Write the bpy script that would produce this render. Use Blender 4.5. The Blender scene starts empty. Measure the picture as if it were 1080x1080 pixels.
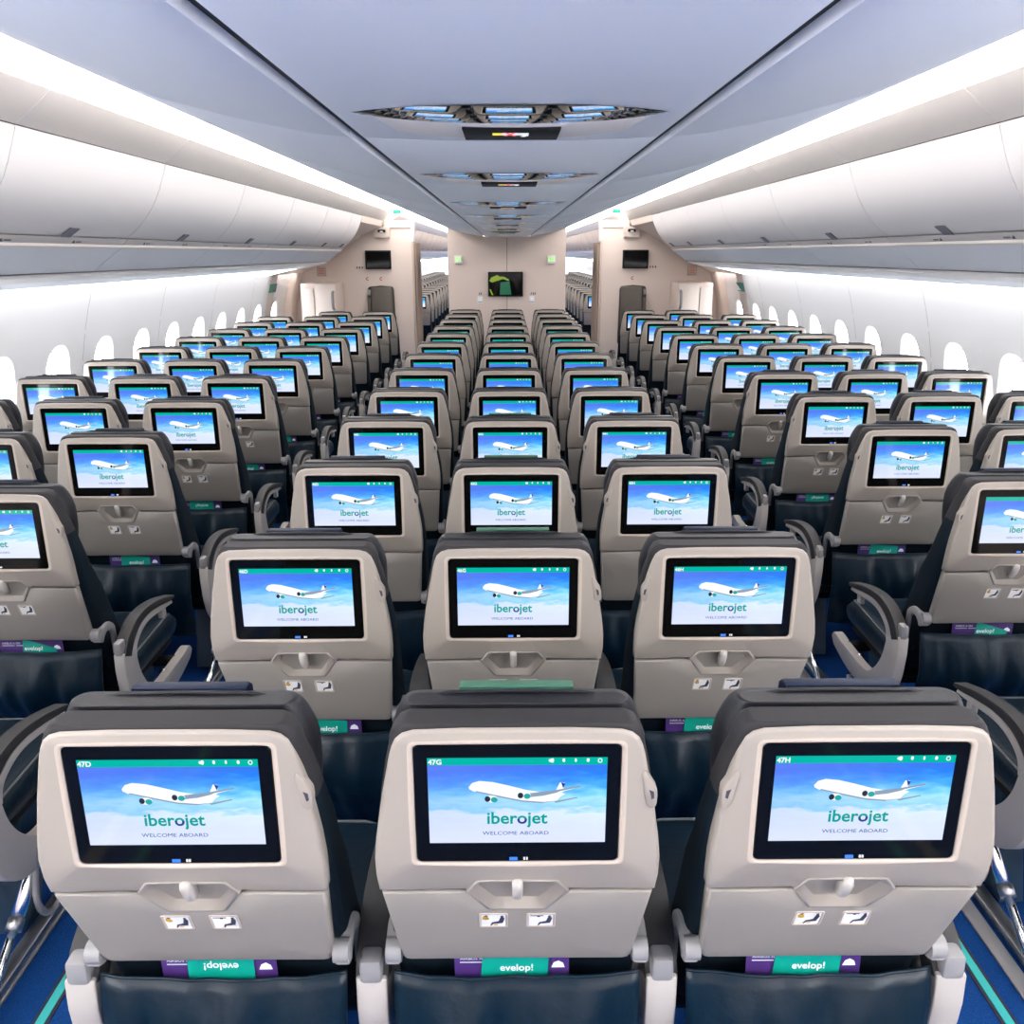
import bpy, bmesh, math, random
from mathutils import Vector, Matrix
random.seed(7)
S = bpy.context.scene
COL = S.collection
CH = 1.78            # camera height above the floor
P = .781             # row pitch
D = .505             # seat spacing

# ------------------------------------------------------------------ materials
MATS = {}
def new_mat(name):
    m = bpy.data.materials.new(name); m.use_nodes = True
    MATS[name] = m
    return m, m.node_tree, m.node_tree.nodes['Principled BSDF']
def mat(name, col, rough=.5, metal=0., spec=.5, bump=0., bscale=400., var=0., coat=0.):
    m, nt, b = new_mat(name)
    b.inputs['Base Color'].default_value = (*col, 1)
    b.inputs['Roughness'].default_value = rough
    b.inputs['Metallic'].default_value = metal
    b.inputs['Specular IOR Level'].default_value = spec
    b.inputs['Coat Weight'].default_value = coat
    b.inputs['Coat Roughness'].default_value = .05
    if bump or var:
        tc = nt.nodes.new('ShaderNodeTexCoord')
        n = nt.nodes.new('ShaderNodeTexNoise'); n.inputs['Scale'].default_value = bscale; n.inputs['Detail'].default_value = 3
        nt.links.new(tc.outputs['Object'], n.inputs['Vector'])
        if bump:
            bp = nt.nodes.new('ShaderNodeBump'); bp.inputs['Strength'].default_value = bump; bp.inputs['Distance'].default_value = .002
            nt.links.new(n.outputs['Fac'], bp.inputs['Height']); nt.links.new(bp.outputs['Normal'], b.inputs['Normal'])
        if var:
            mx = nt.nodes.new('ShaderNodeMix'); mx.data_type = 'RGBA'
            mx.inputs[6].default_value = (*[c * (1 - var) for c in col], 1)
            mx.inputs[7].default_value = (*[min(1, c * (1 + var)) for c in col], 1)
            nt.links.new(n.outputs['Fac'], mx.inputs[0]); nt.links.new(mx.outputs[2], b.inputs['Base Color'])
    return m
def emit(name, col, st, rough=.15, base=(0, 0, 0)):
    m, nt, b = new_mat(name)
    b.inputs['Base Color'].default_value = (*base, 1)
    b.inputs['Emission Color'].default_value = (*col, 1)
    b.inputs['Emission Strength'].default_value = st
    b.inputs['Roughness'].default_value = rough
    return m

mat('shell', (.295, .260, .227), .42, bump=.15, bscale=900, var=.06)
mat('tray', (.262, .238, .213), .5, bump=.25, bscale=900, var=.08)
mat('shell_lip', (.44, .37, .315), .4)
mat('grey_plastic', (.24, .235, .24), .4, bump=.1)
mat('arm_body', (.42, .39, .36), .35)
mat('arm_pad', (.020, .019, .019), .55, bump=.3, bscale=700)
mat('charcoal_leather', (.009, .0095, .013), .45, spec=.3, bump=.35, bscale=350, var=.25)
mat('edge_grey', (.024, .023, .025), .6, spec=.2, bump=.2, bscale=500)
mat('navy_fabric', (.002, .008, .014), .8, spec=.15, bump=.4, bscale=900, var=.4)
mat('teal_leather', (.0012, .0095, .019), .38, spec=.28, bump=.5, bscale=60, var=.35)
mat('seam', (.10, .115, .12), .7)
mat('black_glass', (.003, .003, .003), .06, spec=.2)
mat('black', (.006, .006, .007), .6, spec=.2)
mat('chrome', (.82, .82, .84), .14, metal=1)
mat('steel', (.50, .50, .51), .35, metal=1)
mat('mirror', (.86, .87, .9), .04, metal=1)
mat('dark_box', (.02, .045, .075), .4, bump=.2)
mat('placard', (.80, .80, .80), .5)
mat('pict_dark', (.03, .03, .05), .6)
mat('pict_yellow', (.55, .32, .02), .6)
mat('cover_navy', (.006, .012, .032), .6, spec=.3)
mat('cover_green', (.04, .12, .08), .6, spec=.3)
mat('card_purple', (.055, .022, .14), .4)
mat('card_teal', (.0, .27, .20), .4)
mat('card_white', (.75, .8, .85), .5)
mat('ceiling_blue_cast', (.86, .90, .98), .45, bump=.1, bscale=500)  # white panels, with the bluish cast of the light tinted into the colour
mat('ceiling_tan', (.80, .76, .74), .5)
mat('groove', (.05, .05, .05), .8)
mat('bin_white', (.84, .815, .815), .42, bump=.08, bscale=300)
mat('far_bin_warm_light', (.62, .50, .42), .5)  # same bins as the near ones; warm far cabin light put into the colour
mat('bin_under', (.87, .90, .97), .45)
mat('cream', (.90, .84, .79), .5)
mat('rail', (.62, .59, .58), .45)
mat('latch_grey', (.16, .15, .18), .4)
mat('sidewall', (.80, .785, .775), .5, bump=.05, bscale=200)
mat('partition', (.66, .56, .50), .55, bump=.1, bscale=300, var=.05)
mat('partition_edge', (.50, .40, .34), .6)
mat('cabinet', (.70, .62, .57), .5)
mat('curtain', (.42, .33, .27), .8, bump=.3)
mat('jump_brown', (.10, .085, .07), .55, bump=.3)
mat('brown_dark', (.04, .035, .03), .5)
mat('red', (.5, .01, .02), .5)
mat('yellow', (.8, .65, .02), .5)
mat('white', (.85, .85, .85), .5)
mat('sign_teal', (0, .25, .16), .5)
mat('strip_teal', (.03, .38, .36), .5)
mat('strip_edge', (.015, .012, .03), .5)
emit('cove', (1, .955, .93), 8.0)
emit('fill_strip', (1, .955, .93), 1.4)
emit('wash', (.97, .97, 1), 4.0)
emit('green_pict', (.35, 1, .25), 1.0)
emit('usb_blue', (.05, .2, 1), 1.2)
emit('sign_yellow', (.8, .6, .0), 1.0)
emit('sign_white', (.7, .75, .8), .8)
emit('sign_red', (.8, .02, .02), .9)
emit('scr_bar', (.0, .42, .33), 0.90)
emit('scr_white', (.95, .97, 1), 0.82)
emit('scr_grey', (.28, .36, .48), 0.78)
emit('scr_logo', (.0, .36, .30), 0.78)
emit('scr_navy', (.03, .05, .28), 0.78)
emit('scr_dark', (.02, .03, .05), 0.78)
emit('scr_tealhi', (.02, .40, .38), 0.78)
# carpet
m, nt, b = new_mat('carpet')
tc = nt.nodes.new('ShaderNodeTexCoord')
w = nt.nodes.new('ShaderNodeTexVoronoi'); w.inputs['Scale'].default_value = 260
n = nt.nodes.new('ShaderNodeTexNoise'); n.inputs['Scale'].default_value = 6
mx = nt.nodes.new('ShaderNodeMix'); mx.data_type = 'RGBA'
mx.inputs[6].default_value = (.0025, .022, .10, 1); mx.inputs[7].default_value = (.006, .055, .22, 1)
ad = nt.nodes.new('ShaderNodeMath'); ad.operation = 'MULTIPLY_ADD'; ad.inputs[1].default_value = .8; 
nt.links.new(tc.outputs['Object'], w.inputs['Vector']); nt.links.new(tc.outputs['Object'], n.inputs['Vector'])
sub = nt.nodes.new('ShaderNodeMath'); sub.operation = 'MULTIPLY'; sub.inputs[1].default_value = .35
nt.links.new(n.outputs['Fac'], sub.inputs[0]); nt.links.new(w.outputs['Distance'], ad.inputs[0]); nt.links.new(sub.outputs[0], ad.inputs[2])
nt.links.new(ad.outputs[0], mx.inputs[0]); nt.links.new(mx.outputs[2], b.inputs['Base Color'])
b.inputs['Roughness'].default_value = .95; b.inputs['Specular IOR Level'].default_value = .1
bp = nt.nodes.new('ShaderNodeBump'); bp.inputs['Strength'].default_value = .5; bp.inputs['Distance'].default_value = .003
nt.links.new(w.outputs['Distance'], bp.inputs['Height']); nt.links.new(bp.outputs['Normal'], b.inputs['Normal'])
# picture shown by the seat screens: blue sky over a cloud deck
m, nt, b = new_mat('scr_sky')
tc = nt.nodes.new('ShaderNodeTexCoord'); sp = nt.nodes.new('ShaderNodeSeparateXYZ'); nt.links.new(tc.outputs['Object'], sp.inputs[0])
mp = nt.nodes.new('ShaderNodeMapping'); mp.inputs['Scale'].default_value = (9, 1, 34); nt.links.new(tc.outputs['Object'], mp.inputs['Vector'])
n = nt.nodes.new('ShaderNodeTexNoise'); n.inputs['Scale'].default_value = 2.6; n.inputs['Detail'].default_value = 5; nt.links.new(mp.outputs['Vector'], n.inputs['Vector'])
v = nt.nodes.new('ShaderNodeMapRange'); v.inputs['From Min'].default_value = .939; v.inputs['From Max'].default_value = 1.074
nt.links.new(sp.outputs['Z'], v.inputs['Value'])
a = nt.nodes.new('ShaderNodeMath'); a.operation = 'MULTIPLY_ADD'; a.inputs[1].default_value = .34; nt.links.new(n.outputs['Fac'], a.inputs[0]); nt.links.new(v.outputs['Result'], a.inputs[2])
s2 = nt.nodes.new('ShaderNodeMath'); s2.operation = 'SUBTRACT'; s2.inputs[1].default_value = .17; nt.links.new(a.outputs[0], s2.inputs[0])
cr = nt.nodes.new('ShaderNodeValToRGB'); nt.links.new(s2.outputs[0], cr.inputs['Fac'])
E = cr.color_ramp.elements
E[0].position = 0; E[0].color = (.70, .76, .98, 1); E[1].position = 1; E[1].color = (.04, .16, .80, 1)
for p_, c_ in ((.22, (.70, .78, .99)), (.38, (.72, .86, 1)), (.44, (.30, .68, .97)), (.53, (.42, .80, .99)), (.62, (.22, .68, .98)), (.72, (.07, .42, .95)), (.88, (.02, .22, .88))):
    e = E.new(p_); e.color = (*c_, 1)
xr = nt.nodes.new('ShaderNodeMapRange'); xr.inputs['From Min'].default_value = .13; xr.inputs['From Max'].default_value = -.13; xr.inputs['To Max'].default_value = .6
nt.links.new(sp.outputs['X'], xr.inputs['Value'])
ml = nt.nodes.new('ShaderNodeMath'); ml.operation = 'MULTIPLY'; nt.links.new(xr.outputs[0], ml.inputs[0]); nt.links.new(v.outputs[0], ml.inputs[1])
mx = nt.nodes.new('ShaderNodeMix'); mx.data_type = 'RGBA'; mx.inputs[7].default_value = (.16, .20, .85, 1)
nt.links.new(ml.outputs[0], mx.inputs[0]); nt.links.new(cr.outputs[0], mx.inputs[6])
nt.links.new(mx.outputs[2], b.inputs['Emission Color']); b.inputs['Emission Strength'].default_value = .84
b.inputs['Base Color'].default_value = (0, 0, 0, 1); b.inputs['Roughness'].default_value = .06
# thin window pane
m, nt, b = new_mat('pane')
nt.nodes.remove(b)
tr = nt.nodes.new('ShaderNodeBsdfTransparent'); gl = nt.nodes.new('ShaderNodeBsdfGlossy'); gl.inputs['Roughness'].default_value = .03
ms = nt.nodes.new('ShaderNodeMixShader'); ms.inputs[0].default_value = .06
nt.links.new(tr.outputs[0], ms.inputs[1]); nt.links.new(gl.outputs[0], ms.inputs[2]); nt.links.new(ms.outputs[0], nt.nodes['Material Output'].inputs[0])

# ------------------------------------------------------------------ mesh helpers
class MB:
    def __init__(s): s.bm = bmesh.new(); s.mats = []; s.soft = False
    def mi(s, m):
        if m not in s.mats: s.mats.append(m)
        return s.mats.index(m)
    def face(s, pts, m):
        f = s.bm.faces.new([s.bm.verts.new(p) for p in pts]); f.material_index = s.mi(m); return f
    def loft(s, rings, m, cap0=False, cap1=False, closed=True, ms=None):
        vs = [[s.bm.verts.new(p) for p in r] for r in rings]
        k = s.mi(m); n = len(vs[0]); fs = []
        for i in range(len(vs) - 1):
            kk = s.mi(ms[i]) if ms else k
            for j in range(n if closed else n - 1):
                q = (j + 1) % n
                f = s.bm.faces.new((vs[i][j], vs[i][q], vs[i + 1][q], vs[i + 1][j])); f.material_index = kk; f.smooth = True; fs.append(f)
        if cap0: f = s.bm.faces.new(vs[0]); f.material_index = s.mi(ms[0]) if ms else k; fs.append(f)
        if cap1: f = s.bm.faces.new(vs[-1][::-1]); f.material_index = s.mi(ms[-1]) if ms else k; fs.append(f)
        bmesh.ops.recalc_face_normals(s.bm, faces=fs)
        return fs
    def bevel(s, fs, w, seg=2):
        if w <= 0: return
        es = set()
        for f in fs:
            for e in f.edges:
                if len(e.link_faces) == 2 and e.calc_face_angle(0) > .45: es.add(e)
        r = bmesh.ops.bevel(s.bm, geom=list(es), offset=w, segments=seg, profile=.5, affect='EDGES', clamp_overlap=True, material=-1)
        for f in r['faces']: f.smooth = True
    def prism(s, poly, axis, a, b, m, bev=0., seg=2):
        """extrude a 2D polygon along an axis: 'x' -> poly is (y,z); 'y' -> (x,z); 'z' -> (x,y)"""
        def P3(p, t):
            return {'x': (t, p[0], p[1]), 'y': (p[0], t, p[1]), 'z': (p[0], p[1], t)}[axis]
        fs = s.loft([[P3(p, a) for p in poly], [P3(p, b) for p in poly]], m, True, True)
        for f in fs: f.smooth = False
        s.bevel(fs, bev, seg)
        s.soft = True
        return fs
    def box(s, x0, x1, y0, y1, z0, z1, m, bev=0., seg=2):
        return s.prism([(x0, y0), (x1, y0), (x1, y1), (x0, y1)], 'z', z0, z1, m, bev, seg)
    def tube(s, pts, r, m, n=12, cap=True):
        rings = []; pts = [Vector(p) for p in pts]
        rr = r if isinstance(r, (list, tuple)) else [r] * len(pts)
        for i, p in enumerate(pts):
            t = (pts[min(i + 1, len(pts) - 1)] - pts[max(i - 1, 0)]).normalized()
            up = Vector((1, 0, 0)) if abs(t.x) < .9 else Vector((0, 0, 1))
            u = t.cross(up).normalized(); w = t.cross(u)
            rings.append([p + rr[i] * (math.cos(2 * math.pi * k / n) * u + math.sin(2 * math.pi * k / n) * w) for k in range(n)])
        return s.loft(rings, m, cap, cap)
    def build(s, name, parent=None, smooth_all=False):
        me = bpy.data.meshes.new(name)
        if smooth_all:
            for f in s.bm.faces: f.smooth = True
        if s.soft:
            s.bm.normal_update()
            for e in s.bm.edges:
                if len(e.link_faces) != 2 or e.calc_face_angle(9) > .5: e.smooth = False
            for f in s.bm.faces: f.smooth = True
        s.bm.to_mesh(me); s.bm.free()
        for k in s.mats: me.materials.append(MATS[k])
        o = bpy.data.objects.new(name, me); COL.objects.link(o)
        if parent: o.parent = parent
        return o
def tag(o, label=None, cat=None, group=None, kind=None):
    if label: o['label'] = label
    if cat: o['category'] = cat
    if group: o['group'] = group
    if kind: o['kind'] = kind
    return o
def empty(name, loc=(0, 0, 0)):
    o = bpy.data.objects.new(name, None); o.empty_display_size = .1; COL.objects.link(o); o.location = loc
    return o
def kids(o): return [c for c in CHILD.get(o.name, [])]
def rrect(hx, hz, r, n=5, cx=0, cz=0):
    out = []
    for (sx, sz, a0) in ((1, 1, 0), (-1, 1, 90), (-1, -1, 180), (1, -1, 270)):
        for k in range(n + 1):
            a = math.radians(a0 + 90 * k / n)
            out.append((cx + sx * (hx - r) + r * math.cos(a), cz + sz * (hz - r) + r * math.sin(a)))
    return out
def radial(poly, c, angs):
    """sample a star-shaped polygon at the given angles about c"""
    out = []
    for a in angs:
        d = (math.cos(a), math.sin(a)); best = None
        for i in range(len(poly)):
            p, q = poly[i], poly[(i + 1) % len(poly)]
            px, pz, ex, ez = p[0] - c[0], p[1] - c[1], q[0] - p[0], q[1] - p[1]
            den = d[0] * ez - d[1] * ex
            if abs(den) < 1e-12: continue
            t = (px * ez - pz * ex) / den; u = (px * d[1] - pz * d[0]) / den
            if t > 0 and -1e-6 <= u <= 1 + 1e-6 and (best is None or t > best): best = t
        out.append((c[0] + best * d[0], c[1] + best * d[1]))
    return out
def angs_of(c, *polys):
    a = sorted({round(math.atan2(p[1] - c[1], p[0] - c[0]), 5) for q in polys for p in q})
    out = [a[0]]
    for t in a[1:]:
        if t - out[-1] > .004: out.append(t)
    return out
def inset(poly, c, d):
    out = []
    for p in poly:
        v = Vector((p[0] - c[0], p[1] - c[1])); L = v.length
        out.append((c[0] + v.x * (L - d) / L, c[1] + v.y * (L - d) / L))
    return out
def mirror(right):     # right half outline from bottom to top -> closed outline, counter clockwise
    return [(x, z) for x, z in right] + [(-x, z) for x, z in reversed(right)]
def text_into(mb, body, size, x, y, z, m, align='CENTER', offset=0., flip=False, xs=1., special=None):
    cu = bpy.data.curves.new('t', 'FONT'); cu.body = body; cu.size = size; cu.align_x = align; cu.offset = offset; cu.resolution_u = 3
    if special is not None: cu.materials.append(MATS['white']); cu.materials.append(MATS['white']); cu.body_format[special[0]].material_index = 1
    ob = bpy.data.objects.new('t', cu); COL.objects.link(ob); bpy.context.view_layer.update()
    me = bpy.data.meshes.new_from_object(ob.evaluated_get(bpy.context.evaluated_depsgraph_get()))
    bpy.data.objects.remove(ob); bpy.data.curves.remove(cu)
    g = bmesh.new(); g.from_mesh(me); 
    if special is not None:
        zz = special[2]
        bmesh.ops.bisect_plane(g, geom=g.verts[:] + g.edges[:] + g.faces[:], plane_co=(0, zz, 0), plane_no=(0, 1, 0))
    k = mb.mi(m); k2 = mb.mi(special[1]) if special else k
    vm = {}
    sg = -1 if flip else 1
    for vtx in g.verts: vm[vtx] = mb.bm.verts.new((x + sg * vtx.co.x * xs, y, z + sg * vtx.co.y))
    for f in g.faces:
        try: nf = mb.bm.faces.new([vm[q] for q in f.verts])
        except ValueError: continue
        nf.material_index = k2 if (special is not None and f.material_index == 1 and f.calc_center_median().y < special[2]) else k
    g.free(); bpy.data.meshes.remove(me)

# ------------------------------------------------------------------ seat pieces (origin on the floor, screen plane at y=0, seat faces +y)
def yb(z):
    if z >= .905: return 0.
    if z >= .841: return .013 * ((.905 - z) / .064) ** 1.5
    return .013 + (.841 - z) * .385
def P(x, z, dy=0.): return (x, yb(z) + dy, z)
SC = (0, 1.0)
UP = mirror([(0, .862), (.058, .862), (.075, .843), (.2125, .842), (.2145, .875), (.2145, .91), (.211, .945), (.2055, .98), (.199, 1.02), (.191, 1.06), (.186, 1.085), (.182, 1.100), (.176, 1.113), (.166, 1.122), (.150, 1.127), (.08, 1.1295)])
UP = [p for i, p in enumerate(UP) if not (i == len(UP) - 1)]
SCR = rrect(.1515, .1005, .009, 4, 0, 1.0045)
def make_upper_shell():
    mb = MB(); an = angs_of(SC, UP, SCR)
    o = radial(UP, SC, an); i_ = radial(SCR, SC, an)
    i2 = inset(i_, SC, -.004)
    rings = [[P(x, z, .008) for x, z in i_], [P(x, z, .001) for x, z in i_], [P(x, z, -.0018) for x, z in i2], [P(x, z, 0) for x, z in inset(i_, SC, -.009)],
             [P(x, z, 0) for x, z in inset(o, SC, .008)], [P(x, z, .001) for x, z in inset(o, SC, .004)], [P(x, z, .003) for x, z in inset(o, SC, .0012)],
             [P(x, z, .006) for x, z in o], [P(x, z, .006 + .020 * max(0., min(1., (1.10 - z) / .06))) for x, z in o], [P(x, z, .010 + .022 * max(0., min(1., (1.10 - z) / .06))) for x, z in inset(o, SC, .006)]]
    mb.loft(rings, 'shell', ms=['shell', 'shell_lip', 'shell_lip'] + ['shell'] * 6)
    return mb.build('back_shell')
TC = (0, .72)
TR = mirror([(0, .633), (.180, .633), (.189, .636), (.1935, .645), (.1965, .68), (.203, .76), (.209, .836), (.0735, .8395), (.042, .793)])
TR = [p for i, p in enumerate(TR) if i != len(TR) - 1]
def make_tray():
    mb = MB(); an = angs_of(TC, TR, rrect(.19, .1, .001, 2, 0, .735)); o = radial(TR, TC, an)
    c = [(x * .3, TC[1] + (z - TC[1]) * .3) for x, z in o]
    rings = [[P(x, z, 0) for x, z in c], [P(x, z, 0) for x, z in inset(o, TC, .006)], [P(x, z, .001) for x, z in inset(o, TC, .002)], [P(x, z, .005) for x, z in o],
             [P(x, z, .026) for x, z in o], [P(x, z, .026) for x, z in inset(o, TC, .02)]]
    mb.loft(rings, 'tray', cap0=True)
    return mb.build('tray_table')
def make_recess():
    mb = MB(); c = (0, .83)
    q = [(.076, .841), (.059, .864), (-.059, .864), (-.076, .841), (-.043, .792), (.043, .792)]
    an = angs_of(c, q, [(.076, .852), (0, .79), (.02, .79), (-.02, .79), (0, .864)])
    o = radial(q, c, an)
    i_ = [(x * .80, c[1] + (z - c[1]) * (.86 if z > c[1] else .68)) for x, z in o]
    mb.loft([[P(x, z, .012) for x, z in inset(o, c, -.004)], [P(x, z, -.001) for x, z in inset(o, c, -.0035)], [P(x, z, -.0015) for x, z in inset(o, c, .0015)], [P(x, z, .016) for x, z in i_]], 'tray', cap1=True, ms=['tray', 'tray', 'shell', 'tray'])
    return mb.build('latch_recess')
def make_latch():
    mb = MB(); n = 6
    rings = []
    for z, hw, dy in ((.868, .004, -.001), (.866, .008, -.006), (.855, .0085, -.010), (.835, .008, -.008), (.822, .007, -.004), (.816, .003, .002)):
        y = yb(z)
        rings.append([(hw, y + .014, z), (hw, y + dy + .003, z), (hw * .6, y + dy, z), (-hw * .6, y + dy, z), (-hw, y + dy + .003, z), (-hw, y + .014, z)])
    mb.loft(rings, 'arm_body', True, True)
    return mb.build('tray_latch')
def make_placard(kind, cx):
    mb = MB(); cz = .7565
    fr = rrect(.0235, .0205, .004, 3, cx, cz); inn = rrect(.0195, .0165, .002, 3, cx, cz)
    mb.loft([[P(x, z, .002) for x, z in fr], [P(x, z, -.001) for x, z in fr], [P(x, z, -.0012) for x, z in inset(inn, (cx, cz), -.001)], [P(x, z, .002) for x, z in inn]], 'shell_lip')
    mb.face([P(x, z, -.0002) for x, z in inn], 'placard')
    def pg(pts, m, dy=-.0006): mb.face([P(cx + x * .039 - .0195, cz + .0165 - y * .033, dy) for x, y in pts], m)
    pg([(.36, .95), (.44, .68), (.6, .62), (.72, .56), (.78, .25), (.92, .2), (.96, .35), (.88, .75), (.6, .80), (.50, .80), (.42, .98)], 'pict_dark')
    pg([(.78, .12), (.86, .06), (.92, .12), (.88, .24), (.8, .24)], 'pict_dark')
    if kind == 0:
        pg([(.05, .40), (.05, .22), (.18, .05), (.32, .28), (.32, .42), (.2, .46)], 'pict_yellow')
        pg([(.5, .95), (.5, .86), (.68, .86), (.68, .95)], 'pict_yellow')
        pg([(.08, .12), (.2, .02), (.3, .10), (.2, .14)], 'pict_dark', -.0009)
    else:
        pg([(.06, .14), (.06, .06), (.6, .06), (.6, .14)], 'pict_dark'); pg([(.35, .2), (.33, .1), (.5, .1), (.45, .2)], 'pict_dark', -.0009)
    return mb.build('placard')
def make_bezel():
    mb = MB(); r = rrect(.1505, .0995, .008, 4, 0, 1.0045)
    c = (0, 1.0045)
    mb.loft([[(x, .012, z) for x, z in r], [(x, .002, z) for x, z in r], [(x, .001, z) for x, z in inset(r, c, .0012)]], 'black_glass', True, True)
    mb.box(-.012, .0, -.0006, .002, .908, .9125, 'usb_blue'); mb.box(.009, .0115, -.0006, .002, .9085, .9125, 'scr_white'); mb.box(.013, .0155, -.0006, .002, .9085, .9125, 'scr_white')
    return mb.build('screen')
def sx(px): return (px - 515) * .0003056
def sz(py): return 1.0835 - (py - 105) * .000356
def make_display():
    mb = MB(); y0 = .0004
    mb.face([(sx(88), y0, sz(512)), (sx(942), y0, sz(512)), (sx(942), y0, sz(139)), (sx(88), y0, sz(139))], 'scr_sky')
    mb.face([(sx(88), y0, sz(139)), (sx(942), y0, sz(139)), (sx(942), y0, sz(105)), (sx(88), y0, sz(105))], 'scr_bar')
    def pg(pts, m, k): mb.face([(sx(a), y0 - .0002 * k, sz(b_)) for a, b_ in pts], m)
    def el(cx, cy, rx, ry, m, k, n=12): pg([(cx + rx * math.cos(2 * math.pi * i / n), cy + ry * math.sin(2 * math.pi * i / n)) for i in range(n)], m, k)
    pg([(690, 312), (800, 292), (806, 296), (700, 319)], 'scr_grey', 1)
    pg([(282, 242), (300, 222), (335, 213), (400, 219), (480, 237), (560, 257), (640, 270), (700, 264), (745, 276), (720, 290), (705, 308), (630, 320), (540, 313), (460, 297), (380, 279), (310, 264), (285, 252)], 'scr_white', 1)
    pg([(310, 264), (380, 279), (460, 297), (540, 313), (630, 320), (705, 308), (640, 314), (540, 306), (460, 290), (380, 273), (320, 260)], 'scr_grey', 2)
    pg([(695, 268), (718, 222), (742, 224), (733, 268)], 'scr_white', 2); pg([(724, 222), (744, 226), (734, 250)], 'scr_navy', 3)
    pg([(570, 272), (700, 257), (815, 236), (820, 242), (720, 266), (640, 284), (560, 292)], 'scr_grey', 3)
    pg([(690, 275), (800, 246), (720, 262)], 'scr_white', 4)
    for cx, cy in ((390, 298), (548, 282)):
        el(cx, cy, 32, 17, 'scr_white', 4); el(cx + 14, cy + 3, 17, 13, 'scr_tealhi', 5); el(cx - 18, cy - 1, 14, 14, 'scr_dark', 6)
    for i, cx in enumerate((676, 735, 792, 850, 907)):
        if i == 0: pg([(664, 124), (664, 114), (672, 112), (684, 108), (690, 118), (684, 130), (672, 126)], 'scr_white', 1)
        elif i == 4:
            mb.loft([[(sx(cx + r * math.cos(t * .5236)), y0 - .0002, sz(120 + r * math.sin(t * .5236))) for t in range(12)] for r in (7, 11)], 'scr_white')
        else: el(cx, 118, 7 if i != 2 else 5, 9, 'scr_white', 1, 6 + 2 * i)
    text_into(mb, 'iberojet', .0285, sx(512), y0 - .0006, sz(417), 'scr_logo', offset=.0006, xs=.99, special=(4, 'scr_navy', .0082))
    text_into(mb, 'WELCOME ABOARD', .0088, sx(507), y0 - .0006, sz(472), 'scr_navy', xs=1.22)
    o = mb.build('display'); return o
def make_hook():
    mb = MB()
    mb.prism([(.190, 1.003), (.199, .997), (.2045, 1.003), (.2055, 1.018), (.2045, 1.03), (.1985, 1.040), (.191, 1.052), (.186, 1.062), (.181, 1.055), (.186, 1.03)], 'y', -.002, .018, 'shell', .002)
    mb.prism([(.1925, 1.030), (.1995, 1.027), (.2005, 1.016), (.1965, 1.014), (.195, 1.022)], 'y', -.0025, .0, 'pict_dark')
    return mb.build('coat_hook')
def sect(z, hw, y0, y1, r, n=4, arch=0.):
    pts = rrect(hw, (y1 - y0) / 2, min(r, (y1 - y0) / 2 - .001), n, 0, (y0 + y1) / 2)
    return [(x, y, z - arch * (x / hw) ** 2) for x, y in pts]
def make_backrest():
    mb = MB(); L = []
    for z, hw, y0, y1, r in ((.40, .19, .235, .29, .02), (.43, .205, .205, .32, .03), (.50, .212, .165, .31, .03), (.60, .213, .13, .27, .03), (.70, .214, .092, .225, .03), (.80, .217, .055, .18, .03),
                             (.88, .2185, .030, .13, .03), (.94, .215, .018, .11, .028), (1.0, .206, .014, .095, .026), (1.06, .196, .010, .078, .024), (1.09, .189, .009, .066, .022)):
        L.append(sect(z, hw, y0, y1, r))
    for t, k in ((20, .998), (40, .985), (60, .955), (78, .91), (88, .86)):
        a = math.radians(t)
        L.append(sect(1.09 + .043 * math.sin(a), .189 * (1 - .15 * (1 - math.cos(a))), .009 + .004 * (1 - math.cos(a)), .062 - .008 * (1 - math.cos(a)), .018 if t < 60 else .012))
    n = len(L) - 1
    mb.loft(L, 'navy_fabric', True, True, ms=['navy_fabric'] * 8 + ['edge_grey'] * (n - 8))
    return mb.build('backrest')
def make_headrest():
    mb = MB(); L = []
    for t in range(0, 13):
        a = math.pi * t / 12; z = 1.035 - .1 * math.cos(a)
        q = math.sin(a) ** .35 if 0 < t < 12 else 0.35
        hw = (.197 if z < 1.07 else .197 - .25 * (z - 1.07)) * (.86 + .14 * q)
        L.append(sect(z, hw, .066, .076 + .062 * q, .028, 5))
    mb.loft(L, 'charcoal_leather', True, True)
    mb.tube([(x * .985, .098, z) for x, z in [(-.186, .96), (-.192, 1.02), (-.19, 1.07), (-.178, 1.105), (-.155, 1.127), (-.10, 1.1365), (0, 1.138), (.10, 1.1365), (.155, 1.127), (.178, 1.105), (.19, 1.07), (.192, 1.02), (.186, .96)]], .003, 'charcoal_leather', 6)
    return mb.build('headrest')
def make_cover(m):
    mb = MB()
    prof = [(.106, 1.139), (.108, 1.1405), (.112, 1.1415), (.126, 1.1405), (.140, 1.13), (.145, 1.10), (.146, 1.04)]
    a = [(-.088, y, z) for y, z in prof]; b_ = [(.088, y, z) for y, z in prof]
    mb.loft([a, [(-.086, y, z + .001) for y, z in prof], [(.086, y, z + .001) for y, z in prof], b_], m, closed=False)
    mb.loft([a, [(x, y, z - .003) for x, y, z in a], [(x, y, z - .003) for x, y, z in b_], b_], m, closed=False)
    return mb.build('headrest_cover')
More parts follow.
